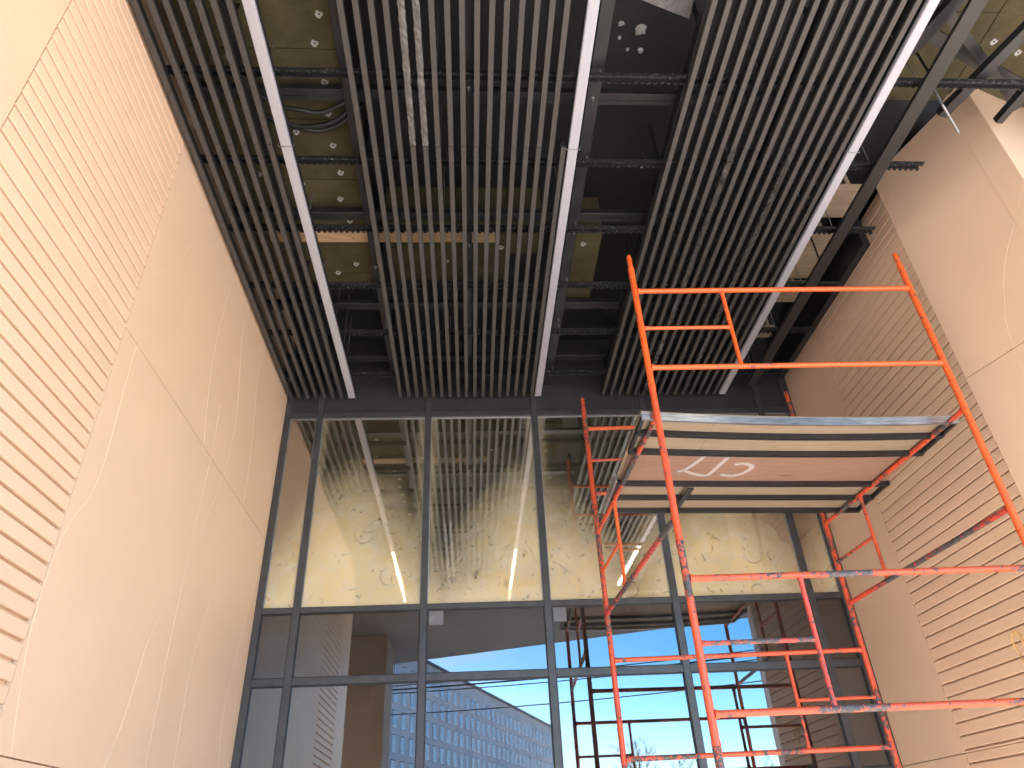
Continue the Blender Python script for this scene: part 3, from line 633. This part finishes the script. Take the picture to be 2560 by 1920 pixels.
stroke([(2.202, 5.236), (2.273, 5.210), (2.354, 5.251), (2.368, 5.322), (2.322, 5.413), (2.239, 5.452), (2.14, 5.416)], .033)

# ------------------------------------------------------------------ the street behind the camera, seen in the glass
k15 = 1.5; P1 = Vector((19.85, -178., 0)); bd = Vector((-.336, .942, 0)); bn = Vector((.942, .336, 0))     # front face looks towards +bn
if bn.dot(Vector((0, 0, 0))-P1) < 0: bn = -bn
BL, BH, BD = 128, 25.5, 14
ab = thing('apartment_building', 'long pale brick apartment block across the street', 'building', tuple(P1+bd*BL/2+Vector((0, 0, G))))
def bpt(a, d_, z): q = P1+bd*a-bn*d_; return (q.x, q.y, z)
mb = MB(); mb.poly([bpt(a, d_, z) for z in (G, BH) for a, d_ in ((0, 0), (BL, 0), (BL, BD), (0, BD))], [(3, 2, 1, 0), (4, 5, 6, 7), (0, 1, 5, 4), (1, 2, 6, 5), (2, 3, 7, 6), (3, 0, 4, 7)]); put(mb, 'wall', 'concrete', ab)
mb = MB(); mb.poly([bpt(a, d_, z) for z in (BH, BH+.35) for a, d_ in ((-.4, -.4), (BL+.4, -.4), (BL+.4, BD+.4), (-.4, BD+.4))], [(3, 2, 1, 0), (4, 5, 6, 7), (0, 1, 5, 4), (1, 2, 6, 5), (2, 3, 7, 6), (3, 0, 4, 7)]); put(mb, 'roof', 'soffit', ab)
mb = MB(); w, h = .58, .98
mb.box(-w-.14, w+.14, .0, .06, -h-.1, h+.16, 2); mb.box(-w, w, -.04, .10, -h, h, 0); mb.box(-w+.1, -.05, -.06, -.045, -h+.1, h-.1, 1); mb.box(.05, w-.1, -.06, -.045, -h+.1, h-.1, 1); mb.box(-w-.08, w+.08, -.18, .05, -h-.1, -h-.02, 0)
WM = mb.mesh('window', ['winframe', 'farglass', 'frame'], lift=False); ang = math.atan2(-bn.y, -bn.x)-math.pi/2
for rI in range(8):
    for cI in range(37):
        q = bpt(3.2+2.9*cI, -.02, 22.3-3.05*rI); o = inst(WM, 'window', q, ab); o.rotation_euler.z = ang
lo = thing('low_building', 'low brick building with a flat roof beside the apartment block', 'building', (36, -70, G))
mb = MB(); mb.box(24, 60, -82, -68, G, 4.6); put(mb, 'wall', 'redbrick', lo); mb = MB(); mb.box(23.6, 60.4, -82.4, -67.6, 4.6, 4.95); put(mb, 'roof', 'grey', lo)
def tree(x, y, H, label, seed):
    rnd = random.Random(seed); t = thing('bare_tree', label, 'tree', (x, y, G), 'bare trees along the street'); tr = MB(); cw = MB()
    def br(p, d, L, rad, lv):
        q = p+d*L; mid = p+d*L*.5+Vector((rnd.uniform(-1, 1), rnd.uniform(-1, 1), 0))*L*.05
        (tr if lv == 0 else cw).tube([p, mid, q], [rad, rad*.8, rad*.6], 6 if lv < 2 else 4, cap=False)
        if lv < 5:
            for i in range(3 if lv else 5):
                a = rnd.uniform(0, 6.283); e = rnd.uniform(.35, .8); side = Vector((math.cos(a), math.sin(a), 0))
                br(p+d*L*rnd.uniform(.55, 1), (d*math.cos(e)+side*math.sin(e)+Vector((0, 0, .18))).normalized(), L*rnd.uniform(.55, .75), rad*.55, lv+1)
    br(Vector((x, y, G)), Vector((0, 0, 1)), H*.36, H*.014, 0); put(tr, 'trunk', 'bark', t); put(cw, 'crown', 'bark', t)
tree(17.0, -62, 13, 'tall bare tree before the low brick building', 3); tree(25., -58, 10, 'shorter bare tree beside the low brick building', 9)
def pole(x, y, label):
    mb = MB(); mb.tube([(x, y, G), (x, y, 9.5)], [.16, .10], 12); mb.box(x-1, x+1, y-.05, y+.05, 9.0, 9.12); tag(put(mb, 'utility_pole', 'concrete', base=(x, y, G)), label, 'pole', 'street utility poles')
pole(-26, -34, 'concrete utility pole towards the apartment block'); pole(34, -17, 'concrete utility pole towards the low brick building')
for i, (z, dx) in enumerate(((9.13, -.9), (9.13, 0), (9.13, .9), (8.2, 0))):
    P = []
    for k in range(25):
        s_ = k/24; P.append((-26+60*s_+dx, -34+17*s_, z-1.2*4*s_*(1-s_)*(1+.15*i)))
    tag(put(MB().tube(P, .028 if i != 1 else .045, 6), 'overhead_wire', 'cable'), 'black overhead wire strung between the two utility poles', 'wire', 'overhead wires')
